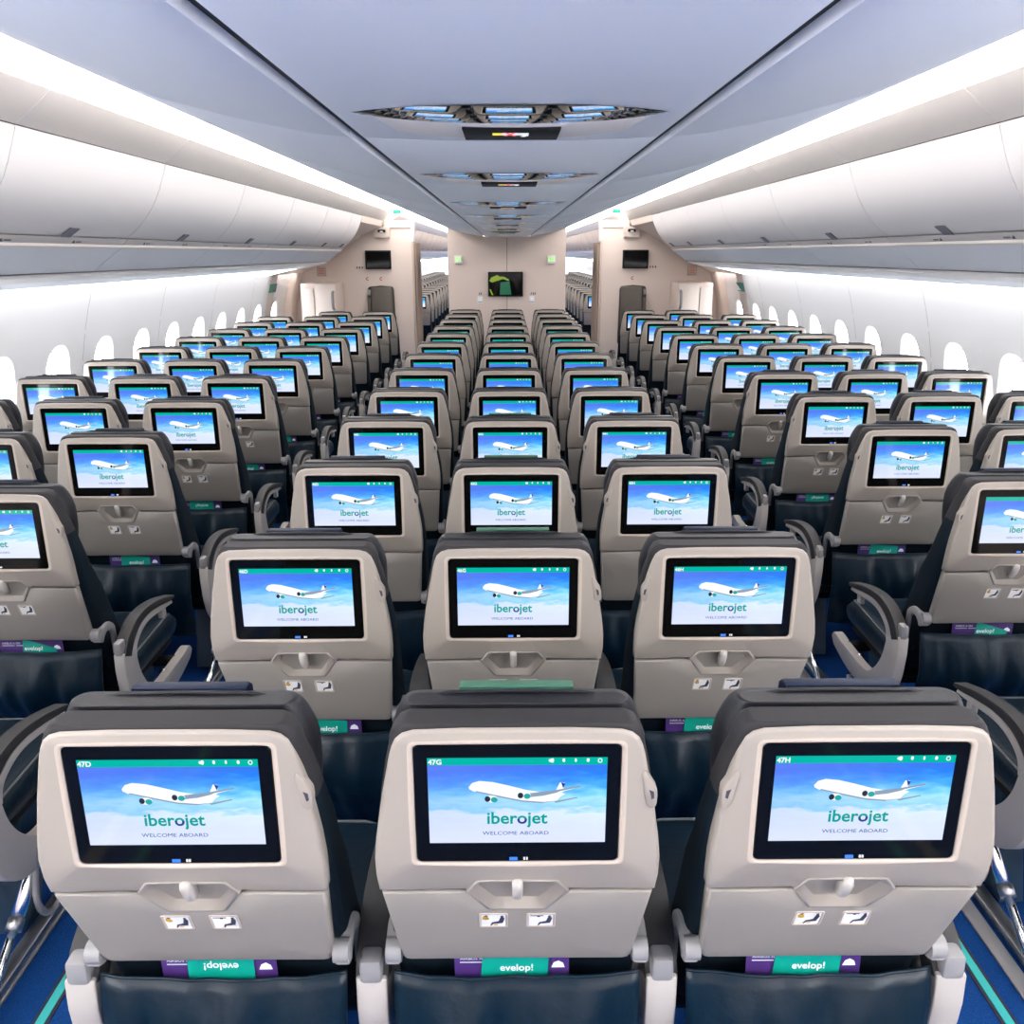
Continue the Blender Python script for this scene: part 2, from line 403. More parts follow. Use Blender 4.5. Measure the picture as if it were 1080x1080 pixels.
def make_cushion():
    mb = MB(); L = []
    for k, (y, z0, z1, hw) in enumerate(((.24, .40, .455, .205), (.26, .385, .475, .218), (.35, .38, .478, .222), (.50, .38, .487, .222), (.60, .38, .492, .222), (.66, .385, .482, .220), (.69, .40, .455, .212), (.70, .42, .44, .20))):
        r = (z1 - z0) / 2 * .8
        L.append([(x, y, z) for x, z in rrect(hw, (z1 - z0) / 2, r, 5, 0, (z0 + z1) / 2)])
    mb.loft(L, 'teal_leather', True, True)
    for sg in (-1, 1): mb.tube([(sg * .208, .30, .470), (sg * .209, .45, .478), (sg * .208, .58, .484), (sg * .2, .655, .478), (sg * .15, .683, .47), (0, .687, .468)], .0035, 'seam', 6)
    mb.box(-.20, .20, .25, .66, .355, .39, 'black', .01)
    return mb.build('seat_cushion')
def make_pocket(seed):
    mb = MB(); rnd = random.Random(seed); NX, NZ = 28, 16
    ph = [rnd.uniform(0, 6.28) for _ in range(6)]
    g0, g1 = [], []
    for j in range(NZ + 1):
        t = j / NZ; z = .588 - t * .33
        hw = .212 - .03 * t * t
        yc = .088 + .02 * math.sin(math.pi * min(1, t * 1.3)) * -1 + .10 * max(0, t - .35) ** 1.3
        r0, r1 = [], []
        for i in range(NX + 1):
            u = -1 + 2 * i / NX
            wr = .008 * math.sin(7 * u + ph[0] + 2 * t) * math.sin(3 * t + ph[1]) + .005 * math.sin(13 * u + 5 * t + ph[2]) + .003 * math.sin(21 * u - 7 * t + ph[3])
            bul = -.028 * (1 - u ** 4) * math.sin(math.pi * (.12 + .7 * t))
            y = yc + bul + wr * (1 - u ** 6) * min(1, .25 + t * 3) + .016
            zz = z + (.004 * u * u if j == 0 else 0) + .0015 * math.sin(4 * u + ph[4]) * (1 - t)
            r0.append((u * hw, y, zz)); r1.append((u * hw, y + .007, zz))
        g0.append(r0); g1.append(r1[::-1])
    mb.loft([a + b_ for a, b_ in zip(g0, g1)], 'teal_leather', True, True)
    top = [(x, y + .003, z + .001) for x, y, z in g0[0]]
    mb.tube(top, .0035, 'teal_leather', 6)
    return mb.build('literature_pocket')
def make_hinge(sg):
    mb = MB()
    mb.tube([(sg * .195, .100, .648), (sg * .221, .100, .648)], .020, 'grey_plastic', 18)
    pts_o, pts_i = [], []
    for t in range(9):
        a = math.radians(155 - t * 15)
        cy, cz = .142, .60
        pts_o.append((cy + .064 * math.cos(a), cz + .070 * math.sin(a))); pts_i.append((cy + .036 * math.cos(a), cz + .042 * math.sin(a)))
    pts_o.append((.206, .545)); pts_i.append((.176, .545))
    mb.prism(pts_o + pts_i[::-1], 'x', min(sg * .197, sg * .223), max(sg * .197, sg * .223), 'grey_plastic', .005)
    return mb.build('recline_hinge')
AX = .2525
def arc(pts, n=6):
    """catmull-rom through 2D points"""
    out = []; q = [pts[0]] + list(pts) + [pts[-1]]
    for i in range(1, len(q) - 2):
        for k in range(n):
            t = k / n; p0, p1, p2, p3 = q[i - 1], q[i], q[i + 1], q[i + 2]
            out.append(tuple(.5 * (2 * p1[j] + (p2[j] - p0[j]) * t + (2 * p0[j] - 5 * p1[j] + 4 * p2[j] - p3[j]) * t * t + (3 * p1[j] - p0[j] - 3 * p2[j] + p3[j]) * t ** 3) for j in (0, 1)))
    out.append(tuple(pts[-1])); return out
def make_arm(sg, ax=.2525, h=.027):
    cx = sg * ax; hp = h + .002
    mb = MB()
    outer = arc([(.105, .515), (.118, .42), (.155, .345), (.22, .292), (.30, .272)]) + arc([(.36, .272), (.50, .285), (.62, .312)]) 
    inner = arc([(.645, .338), (.62, .362), (.55, .356)]) + arc([(.45, .352), (.36, .350), (.30, .362), (.245, .41), (.21, .47), (.195, .535)])
    mb.prism(outer + inner + [(.15, .578), (.108, .575)], 'x', cx - h, cx + h, 'arm_body', .006, 3)
    mb.prism(arc([(.165, .535), (.19, .575), (.26, .61), (.34, .618), (.46, .603), (.525, .588)]) + arc([(.53, .575), (.46, .583), (.34, .597), (.27, .588), (.22, .56), (.205, .52)])[0:], 'x', cx - h * .8, cx + h * .8, 'arm_body', .004)
    mb.box(cx - .010, cx + .010, .445, .475, .55, .592, 'arm_body', .004)
    mb.box(cx - h * .72, cx + h * .72, .102, .142, .570, .618, 'grey_plastic', .008)
    o = mb.build('armrest')
    mb = MB()
    mb.prism(arc([(.112, .568), (.15, .612), (.22, .645), (.31, .652), (.42, .636), (.535, .604)]) + arc([(.54, .592), (.50, .595), (.42, .612), (.33, .625), (.25, .618), (.19, .588), (.155, .548)]), 'x', cx - hp, cx + hp, 'arm_pad', .008, 3)
    pd = mb.build('armrest_pad')
    return o, pd
def make_legs():
    out = []
    mb = MB()   # rear diagonal strut
    mb.tube([(.245, .45, .345), (.245, .20, .168)], .017, 'chrome', 16); mb.tube([(.245, .21, .175), (.245, .0, .03)], .0115, 'chrome', 14)
    mb.tube([(.245, .215, .178), (.245, .19, .161)], .020, 'steel', 16)
    out.append(mb.build('leg'))
    mb = MB()
    mb.prism([(.42, .35), (.57, .35), (.43, .02), (.33, .02)], 'x', .10, .17, 'dark_box', .006); out.append(mb.build('leg'))
    mb = MB()
    mb.box(.18, .222, -.10, .50, .004, .03, 'steel', .004); mb.box(.184, .218, -.05, .02, .03, .05, 'steel', .004); out.append(mb.build('foot_rail'))
    mb = MB()
    mb.tube([(.272, y, z) for y, z in arc([(.292, .33), (.272, .25), (.262, .19), (.28, .14), (.32, .112), (.37, .12), (.42, .16), (.46, .26)], 3)], .009, 'grey_plastic', 10)
    out.append(mb.build('baggage_bar'))
    return out
def make_beam(w=.2525):
    mb = MB(); mb.tube([(-w, .30, .335), (w, .30, .335)], .022, 'black', 10); mb.tube([(-w, .55, .335), (w, .55, .335)], .022, 'black', 10)
    mb.box(-.20, .20, .155, .20, .50, .64, 'navy_fabric', .01)
    return mb.build('seat_beam')

CHILD = {}
def attach(c, p): c.parent = p; CHILD.setdefault(p.name, []).append(c); return c
def copy_tree(o, parent=None):
    c = o.copy(); COL.objects.link(c); c.parent = parent
    if parent: CHILD.setdefault(parent.name, []).append(c)
    for k in kids(o): copy_tree(k, c)
    return c
# piece library (prototype meshes; the first objects are re-used by the first seats)
LIB = {}
def lib(key, fn):
    o = fn()
    LIB[key] = o.data if not isinstance(o, (list, tuple)) else [q.data for q in o]
    for q in (o if isinstance(o, (list, tuple)) else [o]): bpy.data.objects.remove(q)
lib('shell', make_upper_shell); lib('tray', make_tray); lib('recess', make_recess); lib('latch', make_latch)
lib('pl0', lambda: make_placard(0, -.038)); lib('pl1', lambda: make_placard(1, .038))
lib('screen', make_bezel); lib('display', make_display); lib('hook', make_hook); lib('back', make_backrest); lib('head', make_headrest)
lib('cov_n', lambda: make_cover('cover_navy')); lib('cov_g', lambda: make_cover('cover_green')); lib('cushion', make_cushion)
for k in range(4): lib('pocket%d' % k, lambda: make_pocket(k + 3))
lib('hingeL', lambda: make_hinge(-1)); lib('hingeR', lambda: make_hinge(1)); lib('armL', lambda: make_arm(-1)); lib('armR', lambda: make_arm(1)); lib('armM', lambda: make_arm(-1, .262, .017)); lib('armN', lambda: make_arm(1, .262, .017))
lib('legs', make_legs); lib('beam', make_beam); lib('beam_short', lambda: make_beam(.21))
hm = LIB['hook'].copy(); hm.transform(Matrix.Scale(-1, 4, (1, 0, 0))); hm.flip_normals(); LIB['hookL'] = hm
lm = []
for q in LIB['legs']:
    q2 = q.copy(); q2.transform(Matrix.Scale(-1, 4, (1, 0, 0))); q2.flip_normals(); lm.append(q2)
LIB['legsL'] = lm
def part(name, me, parent, label=None):
    o = bpy.data.objects.new(name, me); COL.objects.link(o); o.parent = parent
    if label: o['label'] = label
    return o
def seat(x, y, label, group, detail, arms, hook=1, cover=None, legside=0, pocket=0, number=None):
    r = empty('airliner_seat', (x, y, 0)); tag(r, label, 'seat', group)
    part('back_shell', LIB['shell'], r, 'beige upper back shell')
    t = part('tray_table', LIB['tray'], r, 'grey folded tray table')
    s = part('screen', LIB['screen'], r, 'black framed screen'); part('display', LIB['display'], s, 'lit picture of a white airliner in blue sky')
    b_ = part('backrest', LIB['back'], r, 'dark backrest'); h = part('headrest', LIB['head'], r, 'charcoal leather headrest')
    part('seat_cushion', LIB['cushion'], r, 'dark teal cushion'); part('seat_beam', LIB['beam_short' if 'window column' in label else 'beam'], r)
    if detail > 0:
        part('latch_recess', LIB['recess'], t); part('tray_latch', LIB['latch'], t)
        part('literature_pocket', LIB['pocket%d' % (pocket % 4)], r, 'dark teal leather pocket')
        part('recline_hinge', LIB['hingeL'], r); part('recline_hinge', LIB['hingeR'], r)
    if detail > 1:
        part('placard', LIB['pl0'], t, 'small sticker with a yellow sign and a seated figure'); part('placard', LIB['pl1'], t, 'small sticker with a seated figure')
        part('coat_hook', LIB['hook' if hook > 0 else 'hookL'], r)
        part('headrest_cover', LIB['cov_g' if cover == 'g' else 'cov_n'], h, 'green cover flap' if cover == 'g' else 'navy cover flap')
    for a in arms:
        o = part('armrest', LIB['arm' + a][0], r, 'pale armrest frame'); part('armrest_pad', LIB['arm' + a][1], o, 'dark grey armrest pad')
    if legside:
        for q, nm in zip(LIB['legs' if legside > 0 else 'legsL'], ('leg', 'leg', 'foot_rail', 'baggage_bar')): part(nm, q, r)
    if number:
        mb = MB(); text_into(mb, number, .0115, sx(92), -.0002, sz(134), 'scr_white', 'LEFT', offset=.0003)
        o = mb.build('seat_number', s)
    return r
ORD = ['front', 'second', 'third', 'fourth', 'fifth', 'sixth', 'seventh', 'eighth', 'ninth', 'tenth', 'eleventh', 'twelfth', 'last']
ORD2 = ['first'] + ORD[1:12] + ['thirteenth', 'fourteenth', 'fifteenth', 'sixteenth', 'seventeenth']
Y0 = 1.08
CX0 = .003
# centre block: 13 rows of three
for r_ in range(13):
    for c_, (nm, let) in enumerate((('left', 'D'), ('middle', 'G'), ('right', 'H'))):
        num = '%d%s' % (47 - r_, let)
        if r_ == 0: lab = 'large beige seat in the %s row of the centre block, screen numbered %s' % (ORD[0], num)
        elif r_ == 12: lab = 'small beige seat in the last row of the centre block, %s column' % nm
        else: lab = 'beige seat in the %s row from the camera of the centre block, %s column' % (ORD[r_], nm)
        seat(CX0 + (c_ - 1) * D, Y0 + r_ * .781, lab, 'seats of the centre block', 2 if r_ < 4 else (1 if r_ < 8 else 0),
             ('L', 'R') if c_ == 2 else ('L',), hook=-1 if c_ == 2 else 1, cover='g' if c_ == 1 else 'n', legside={0: -1, 2: 1}.get(c_, 0) , pocket=r_ * 3 + c_,
             number=num if r_ < 4 else None)
# side blocks
SEATPOS = {}
for sd, sg in (('left', -1), ('right', 1)):
    off = 1.62 if sg < 0 else 1.74
    for r_ in range(-1, 11):
        for c_, cn in enumerate(('aisle', 'middle', 'window')):
            if r_ == 10 and c_ == 2: continue
            if r_ == -1 and c_ > 0: continue
            if r_ == 0 and c_ == 2: continue
            y = Y0 + (off + r_) * .781; x = (-1.495 - c_ * D) if sg < 0 else (1.545 + c_ * D - (.03 if c_ == 2 else 0))
            n = r_ + 1
            if r_ == -1: lab = 'seat beside the camera in the %s block, only its armrest and legs showing' % sd
            elif r_ == 10: lab = 'small beige seat in the last row of the %s block, %s column' % (sd, cn)
            else: lab = 'beige seat in the %s row of the %s block, %s column, screen lit' % (ORD[n], sd, cn)
            arms = (('N', 'L') if sg < 0 else ('M', 'R')) if c_ == 0 else ((('L',) if sg < 0 else ('R',)) if c_ == 1 else ())
            seat(x, y, lab, 'seats of the %s block' % sd, 2 if r_ < 4 else (1 if r_ < 7 else 0), arms, hook=1 if sg < 0 else -1, cover='n',
                 legside=(-sg) if c_ == 0 else (-sg if c_ == 2 else 0), pocket=r_ * 5 + c_)
            SEATPOS[(sd, r_, c_)] = (x, y)
# far cabin seats, one mesh each
def far_mesh():
    g = bmesh.new(); mats = []
    for me in (LIB['shell'], LIB['tray'], LIB['screen'], LIB['display'], LIB['back'], LIB['head'], LIB['cushion'], LIB['armL'][0], LIB['legs'][0], LIB['legs'][1]):
        n0 = len(g.faces); g.from_mesh(me); g.faces.ensure_lookup_table()
        idx = []
        for m_ in me.materials:
            if m_ not in mats: mats.append(m_)
            idx.append(mats.index(m_))
        for f in g.faces[n0:]: f.material_index = idx[f.material_index]
    o = bpy.data.meshes.new('airliner_seat'); g.to_mesh(o); g.free()
    for m_ in mats: o.materials.append(m_)
    return o
FM = far_mesh()
for sd, sg in (('left', -1), ('right', 1)):
    for c_, (cn, y0, y1) in enumerate((('aisle', 13.8, 23.5), ('middle', 18.5, 29), ('window', 23.3, 34))):
        k = 0
        for r_ in range(27):
            y = 13.75 + r_ * .781
            if y < y0 or y > y1: continue
            k += 1
            o = bpy.data.objects.new('airliner_seat', FM); COL.objects.link(o); o.location = (sg * (1.482 + c_ * D), y, 0)
            tag(o, 'tiny far cabin seat in the %s doorway, %s column, %s from the front' % (sd, cn, ORD2[k - 1]), 'seat', 'seats of the far cabin beyond the %s doorway' % sd)

# cards tucked into the seat pockets
def safety_card(x, y, where, kind):
    mb = MB()
    q = [(-.105, .49), (.093, .49), (.090, .6285), (.086, .632), (-.102, .632), (-.108, .628)]
    mb.prism(q, 'y', .112, .1135, 'card_purple')
    text_into(mb, 'AIRBUS A-350', .0085, -.098, .1116, .613, 'card_white', 'LEFT', xs=1.1)
    mb.box(-.098, -.06, .1116, .1119, .607, .6085, 'card_white'); mb.box(-.055, -.03, .1116, .1119, .607, .6085, 'card_white')
    mb.prism([(.06, .596), (.064, .606), (.072, .610), (.080, .605), (.083, .596)], 'y', .1116, .112, 'card_white')
    o = mb.build('safety_card'); o.location = (x, y, 0)
    tag(o, 'purple card in the pocket of the ' + where, 'card', 'purple safety cards in the seat pockets')
    mb = MB()
    if kind == 0: q = [(-.060, .49), (.055, .49), (.052, .628), (-.062, .631)]
    elif kind == 1: q = [(-.045, .49), (.075, .49), (.070, .600), (-.030, .632)]
    else: q = [(-.068, .49), (.05, .49), (.055, .622), (-.058, .63)]
    mb.prism(q, 'y', .1085, .1095, 'card_teal')
    if kind == 0: text_into(mb, 'evelop!', .021, -.004, .1082, .613, 'card_white', flip=True, offset=.0003)
    else: text_into(mb, 'evelop!', .020, 0, .1082, .593, 'card_white', offset=.0003)
    o = mb.build('leaflet'); o.location = (x, y, 0)
    tag(o, 'teal leaflet tucked in the pocket of the ' + where, 'leaflet', 'teal leaflets in the seat pockets')
for c_, nm in enumerate(('left', 'middle', 'right')):
    safety_card(CX0 + (c_ - 1) * D, Y0, 'front centre seat on the %s' % nm if c_ != 1 else 'middle front centre seat', 0 if c_ == 0 else 2)
for c_, nm in ((0, 'left'), (2, 'right')):
    safety_card(CX0 + (c_ - 1) * D + (.02 if c_ == 0 else 0), Y0 + .781, 'second row %s centre seat' % nm, 2)
for sd in ('left', 'right'):
    for r_ in range(0, 7):
        x, y = SEATPOS[(sd, r_, 0)]
        safety_card(x, y, '%s row aisle seat, %s block' % (ORD[r_ + 1], sd), 1 if r_ == 0 else r_ % 2 * 2)
    for r_ in (1, 2):
        x, y = SEATPOS[(sd, r_, 1)]
        safety_card(x, y, '%s row middle seat, %s block' % (ORD[r_ + 1], sd), 2)

# ------------------------------------------------------------------ the cabin
def struct(name, mb): return tag(mb.build(name), kind='structure')
mb = MB(); mb.box(-2.9, 2.9, -2.2, 36, -.06, 0, 'carpet'); struct('floor', mb)
k = 0
for sg in (-1, 1):
    mb = MB(); cx = -1.145 if sg < 0 else 1.195
    mb.box(cx - .011, cx + .011, -1, 34, 0, .004, 'strip_teal'); k += 1
    mb.box(cx - .02, cx - .012, -1, 34, 0, .003, 'strip_edge'); mb.box(cx + .012, cx + .02, -1, 34, 0, .003, 'strip_edge')
    o = struct('trim_%d' % k, mb); o['label'] = 'glowing turquoise floor path strip on the %s aisle' % ('left' if sg < 0 else 'right')
# sidewalls with window openings
WP = [(0, 2.60), (.25, 2.71), (.55, 2.79), (.9, 2.815), (1.1, 2.80), (1.3, 2.755), (1.45, 2.712), (1.60, 2.66)]
def wx(z):
    for (a, xa), (b_, xb) in zip(WP, WP[1:]):
        if z <= b_: return xa + (xb - xa) * (z - a) / (b_ - a)
    return WP[-1][1]
WZ = 1.02; ZT = 1.56
WIN0 = 4.74; BAY = .635
def oval(n_angs, hx, hz):
    out = []
    for a in n_angs:
        c, s_ = math.cos(a), math.sin(a); e = 2.6
        r = 1 / ((abs(c) / hx) ** e + (abs(s_) / hz) ** e) ** (1 / e); out.append((r * c, r * s_))
    return out
def wall_bay(mb, sg, yc):
    rect = [(BAY / 2, ZT - WZ), (-BAY / 2, ZT - WZ), (-BAY / 2, -WZ), (BAY / 2, -WZ)]
    an = sorted(set([round(-math.pi + 2 * math.pi * i / 40, 4) for i in range(40)] + [round(math.atan2(q[1], q[0]), 4) for q in rect]))
    R = radial(rect, (0, 0), an); O = oval(an, .150, .225)
    rings = []
    for t in (0, .12, .25, .4, .55, .7, .85, 1):
        rings.append([(sg * wx(WZ + oz + (rz - oz) * t), yc + oy + (ry - oy) * t, WZ + oz + (rz - oz) * t) for (oy, oz), (ry, rz) in zip(O, R)])
    rec = [(sg * (wx(WZ + oz) + .012), yc + oy * .95, WZ + oz * .96) for oy, oz in O]
    rec2 = [(sg * (wx(WZ + oz * .8) + .075), yc + oy * .80, WZ + oz * .84) for oy, oz in O]
    mb.loft(rings, 'sidewall')
    mb.loft([rings[0], rec, rec2], 'sidewall')
    return [(sg * (wx(WZ + oz * .8) + .07), yc + oy * .80, WZ + oz * .84) for oy, oz in O]
wn = 0
def do_wall(name, sg, y0k, y1k):
    global wn
    mb = MB(); panes = []
    for i in range(y0k, y1k + 1): panes.append(wall_bay(mb, sg, WIN0 + i * BAY))
    for i in range(y0k, y1k + 1, 2):
        yy_ = WIN0 + (i + .5) * BAY
        cu = [(sg * (wx(z) - .0008), yy_, z) for z in (0, .25, .55, .9, 1.1, 1.3, 1.45, ZT)]
        mb.loft([cu, [(x, y + .004, z) for x, y, z in cu]], 'latch_grey', closed=False)
    o = struct(name, mb)
    for i, pn in enumerate(panes):
        wn += 1; m2 = MB(); m2.face(pn, 'pane'); f = m2.build('pane'); 
        m3 = MB(); c = Vector((0, 0, 0))
        for p in pn: c += Vector(p)
        c /= len(pn)
        m3.loft([pn, [c + (Vector(p) - c) * .93 for p in pn]], 'white'); 
        w_ = m3.build('window_%d' % wn); tag(w_, kind='structure'); f.parent = w_
for name, sg in (('wall_left', -1), ('wall_right', 1)):
    do_wall(name, sg, -5, 8)
    mb = MB(); cu = [[(sg * wx(z), y, z) for z in (0, .25, .55, .9, 1.1, 1.3, 1.45, ZT)] for y in (-2.2, WIN0 - 5.5 * BAY)]; mb.loft(cu, 'partition', closed=False); struct('wall_rear_' + name[5:], mb)
for name, sg in (('wall_far_left', -1), ('wall_far_right', 1)):
    do_wall(name, sg, 14, 47)
DY0 = WIN0 + 8.5 * BAY      # 10.14, where the exit zone starts
DY1 = 11.72
# exit zone walls
for side, sg in (('left', -1), ('right', 1)):
    mb = MB()
    def curve(y, dx=0): return [(sg * (wx(z) + dx), y, z) for z in (0, .25, .55, .9, 1.1, 1.3, 1.45, ZT)]
    mb.loft([curve(DY0), curve(DY0 + .28)], 'partition', closed=False)
    mb.loft([curve(DY0 + .28), curve(DY0 + .28, .10)], 'partition', closed=False)
    mb.loft([curve(DY0 + 1.28, .10), curve(DY0 + 1.28), curve(WIN0 + 13.5 * BAY)], 'partition', closed=False)
    struct('wall_exit_' + side, mb)
    # exit door with its window
    mb = MB(); yc = DY0 + .78
    rect = [(.5, ZT - WZ), (-.5, ZT - WZ), (-.5, -WZ), (.5, -WZ)]
    an = sorted(set([round(-math.pi + 2 * math.pi * i / 40, 4) for i in range(40)] + [round(math.atan2(q[1], q[0]), 4) for q in rect]))
    R = radial(rect, (0, 0), an); O = oval(an, .13, .19); 
    O = [(a - .02, b_ + .02) for a, b_ in O]
    rings = [[(sg * (wx(WZ + oz + (rz - oz) * t) + .09), yc + oy + (ry - oy) * t, WZ + oz + (rz - oz) * t) for (oy, oz), (ry, rz) in zip(O, R)] for t in (0, .2, .45, .7, 1)]
    rec = [(sg * (wx(WZ + oz) + .14), yc + oy * .9, WZ + oz * .9) for oy, oz in O]
    mb.loft([rec] + rings, 'sidewall')
    dr = struct('door_%d' % (1 if sg < 0 else 2), mb); dr['label'] = 'white emergency exit door in the %s sidewall' % side
    m2 = MB(); m2.face(rec, 'pane'); m2.build('door_window', dr)
    m2 = MB(); xx = sg * 2.74; m2.tube([(xx, yc - .3, .95), (xx - sg * .05, yc - .3, .97), (xx - sg * .05, yc - .12, .97), (xx, yc - .12, .95)], .014, 'steel', 10); m2.build('door_handle', dr)
    # cabinet by the partition, beside the exit door
    r = empty('stowage_cabinet', (0, 0, 0)); tag(r, 'cream cabinet with a curved handle beside the %s exit door' % side, 'cabinet', None)
    def bx(n, x0, x1, *a, **k):
        m_ = MB(); m_.box(min(sg * x0, sg * x1), max(sg * x0, sg * x1), *a, **k); return m_.build(n, r)
    bx('cabinet_body', 2.17, 2.62, 11.22, DY1, 0, 1.42, 'partition', bev=.008)
    bx('cabinet_door', 2.18, 2.44, 11.20, 11.22, 0.1, 1.405, 'cabinet', bev=.004)
    bx('side_panel', 2.452, 2.60, 11.195, 11.22, .1, 1.36, 'cabinet', bev=.004)
    m_ = MB(); xx = sg * 2.205; m_.tube([(xx, 11.20, 1.32), (xx, 11.16, 1.305), (xx, 11.145, 1.26), (xx, 11.145, 1.17), (xx, 11.16, 1.12), (xx, 11.20, 1.105)], .018, 'grey_plastic', 10); m_.build('handle', r)
    # exit placard on the sidewall
    mb = MB(); z = 1.40; y = DY0 + .02
    q = [(y, z - .05), (y + .3, z - .05), (y + .3, z + .05), (y, z + .05)]
    def fx(y_, z_): return (sg * (wx(z_) - .004), y_, z_)
    mb.loft([[fx(*p) for p in q], [(fx(*p)[0] + sg * .006, p[0], p[1]) for p in q]], 'sign_teal', True, True)
    y1 = y + .13 if sg > 0 else y + .12
    q = [(y1, z - .04), (y + .29, z - .04), (y + .29, z + .03)]
    mb.face([(sg * (wx(z_) - .006), y_, z_) for y_, z_ in q], 'white' if sg > 0 else 'card_purple')
    o = mb.build('exit_sign'); tag(o, 'small green sign on the %s sidewall above the last windows' % side, 'sign', 'exit signs beside the exit doors')
    # notice on the upper wall near the door
    mb = MB(); mb.box(sg * 2.44 - .06, sg * 2.44 + .06, 11.705, 11.715, 1.50, 1.62, 'shell_lip', .003); mb.box(sg * 2.44 - .045, sg * 2.44 + .045, 11.70, 11.706, 1.515, 1.605, 'partition_edge')
    for kz in (1.53, 1.55, 1.57, 1.59): mb.box(sg * 2.44 - .035, sg * 2.44 + .035, 11.698, 11.701, kz, kz + .006, 'red')
    tag(mb.build('wall_notice'), 'small red lettered notice high above the %s cabinet' % side, 'notice')

# prototype of the stuff over the aisles: cove light, cream band
def zc(h): return CH + h
def band(name, prof, y0, y1, m, kind='structure', label=None, sg=1, th=.012, cat=None):
    mb = MB()
    pts = [(sg * x, zc(h)) for x, h in prof]
    off = [(sg * (x + .3 * th), zc(h) + th) for x, h in reversed(prof)]
    fs = mb.prism(pts + off, 'y', y0, y1, m)
    o = mb.build(name); tag(o, label, cat, kind=kind); return o
tn = 2
for side, sg in (('left', -1), ('right', 1)):
    # aisle ceiling shell above the cove
    band('ceiling_aisle_' + side, [(.80, .34), (.82, .46), (.95, .56), (1.08, .605), (1.2, .596)], -2.2, 36, 'cream', sg=sg)
    # lit cove panels, one per bay
    ys = [-.6, .5, 1.76, 3.03, 4.30, 5.58, 6.86, 8.14, 9.42, 10.7, 12.2, 14, 16, 18, 20, 22, 24, 26, 28, 30, 32, 34, 36]
    mb = MB()
    for a, b_ in zip(ys, ys[1:]):
        pts = [(1.20, .600), (1.30, .549), (1.39, .528), (1.470, .511)]
        mb.prism([(sg * x, zc(h)) for x, h in pts] + [(sg * (x + .01), zc(h) + .02) for x, h in reversed(pts)], 'y', a + .002, b_ - .002, 'cove')
    o = mb.build('cove_light'); tag(o, 'long glowing white light strip above the %s aisle' % side, 'light', 'cove lights over the aisles')
    mb = MB()  # strips added out of view to brighten the bins and cream band
    for a, b_ in zip(ys, ys[1:]):
        pts = [(.842, .40), (.85, .45), (.87, .49)]
        mb.prism([(sg * x, zc(h)) for x, h in pts] + [(sg * (x - .012), zc(h) + .006) for x, h in reversed(pts)], 'y', a + .002, b_ - .002, 'fill_strip')
    o = mb.build('cove_light'); tag(o, 'added fill light strip hidden behind the upper edge of the centre ceiling, %s side' % side, 'light', 'added fill lights behind the ceiling edge')
    mb = MB()
    for a, b_ in zip(ys, ys[1:]):
        pts = [(1.470, .509), (1.505, .478), (1.555, .438), (1.60, .407)]
        mb.prism([(sg * x, zc(h)) for x, h in pts] + [(sg * (x + .012), zc(h) + .012) for x, h in reversed(pts)], 'y', a + .002, b_ - .002, 'cream')
    mb.prism([(sg * 1.604, zc(.393)), (sg * 1.68, zc(.393)), (sg * 1.68, zc(.468)), (sg * 1.604, zc(.438))], 'y', -2.2, 36, 'groove')
    tn += 1; struct('trim_%d' % tn, mb)

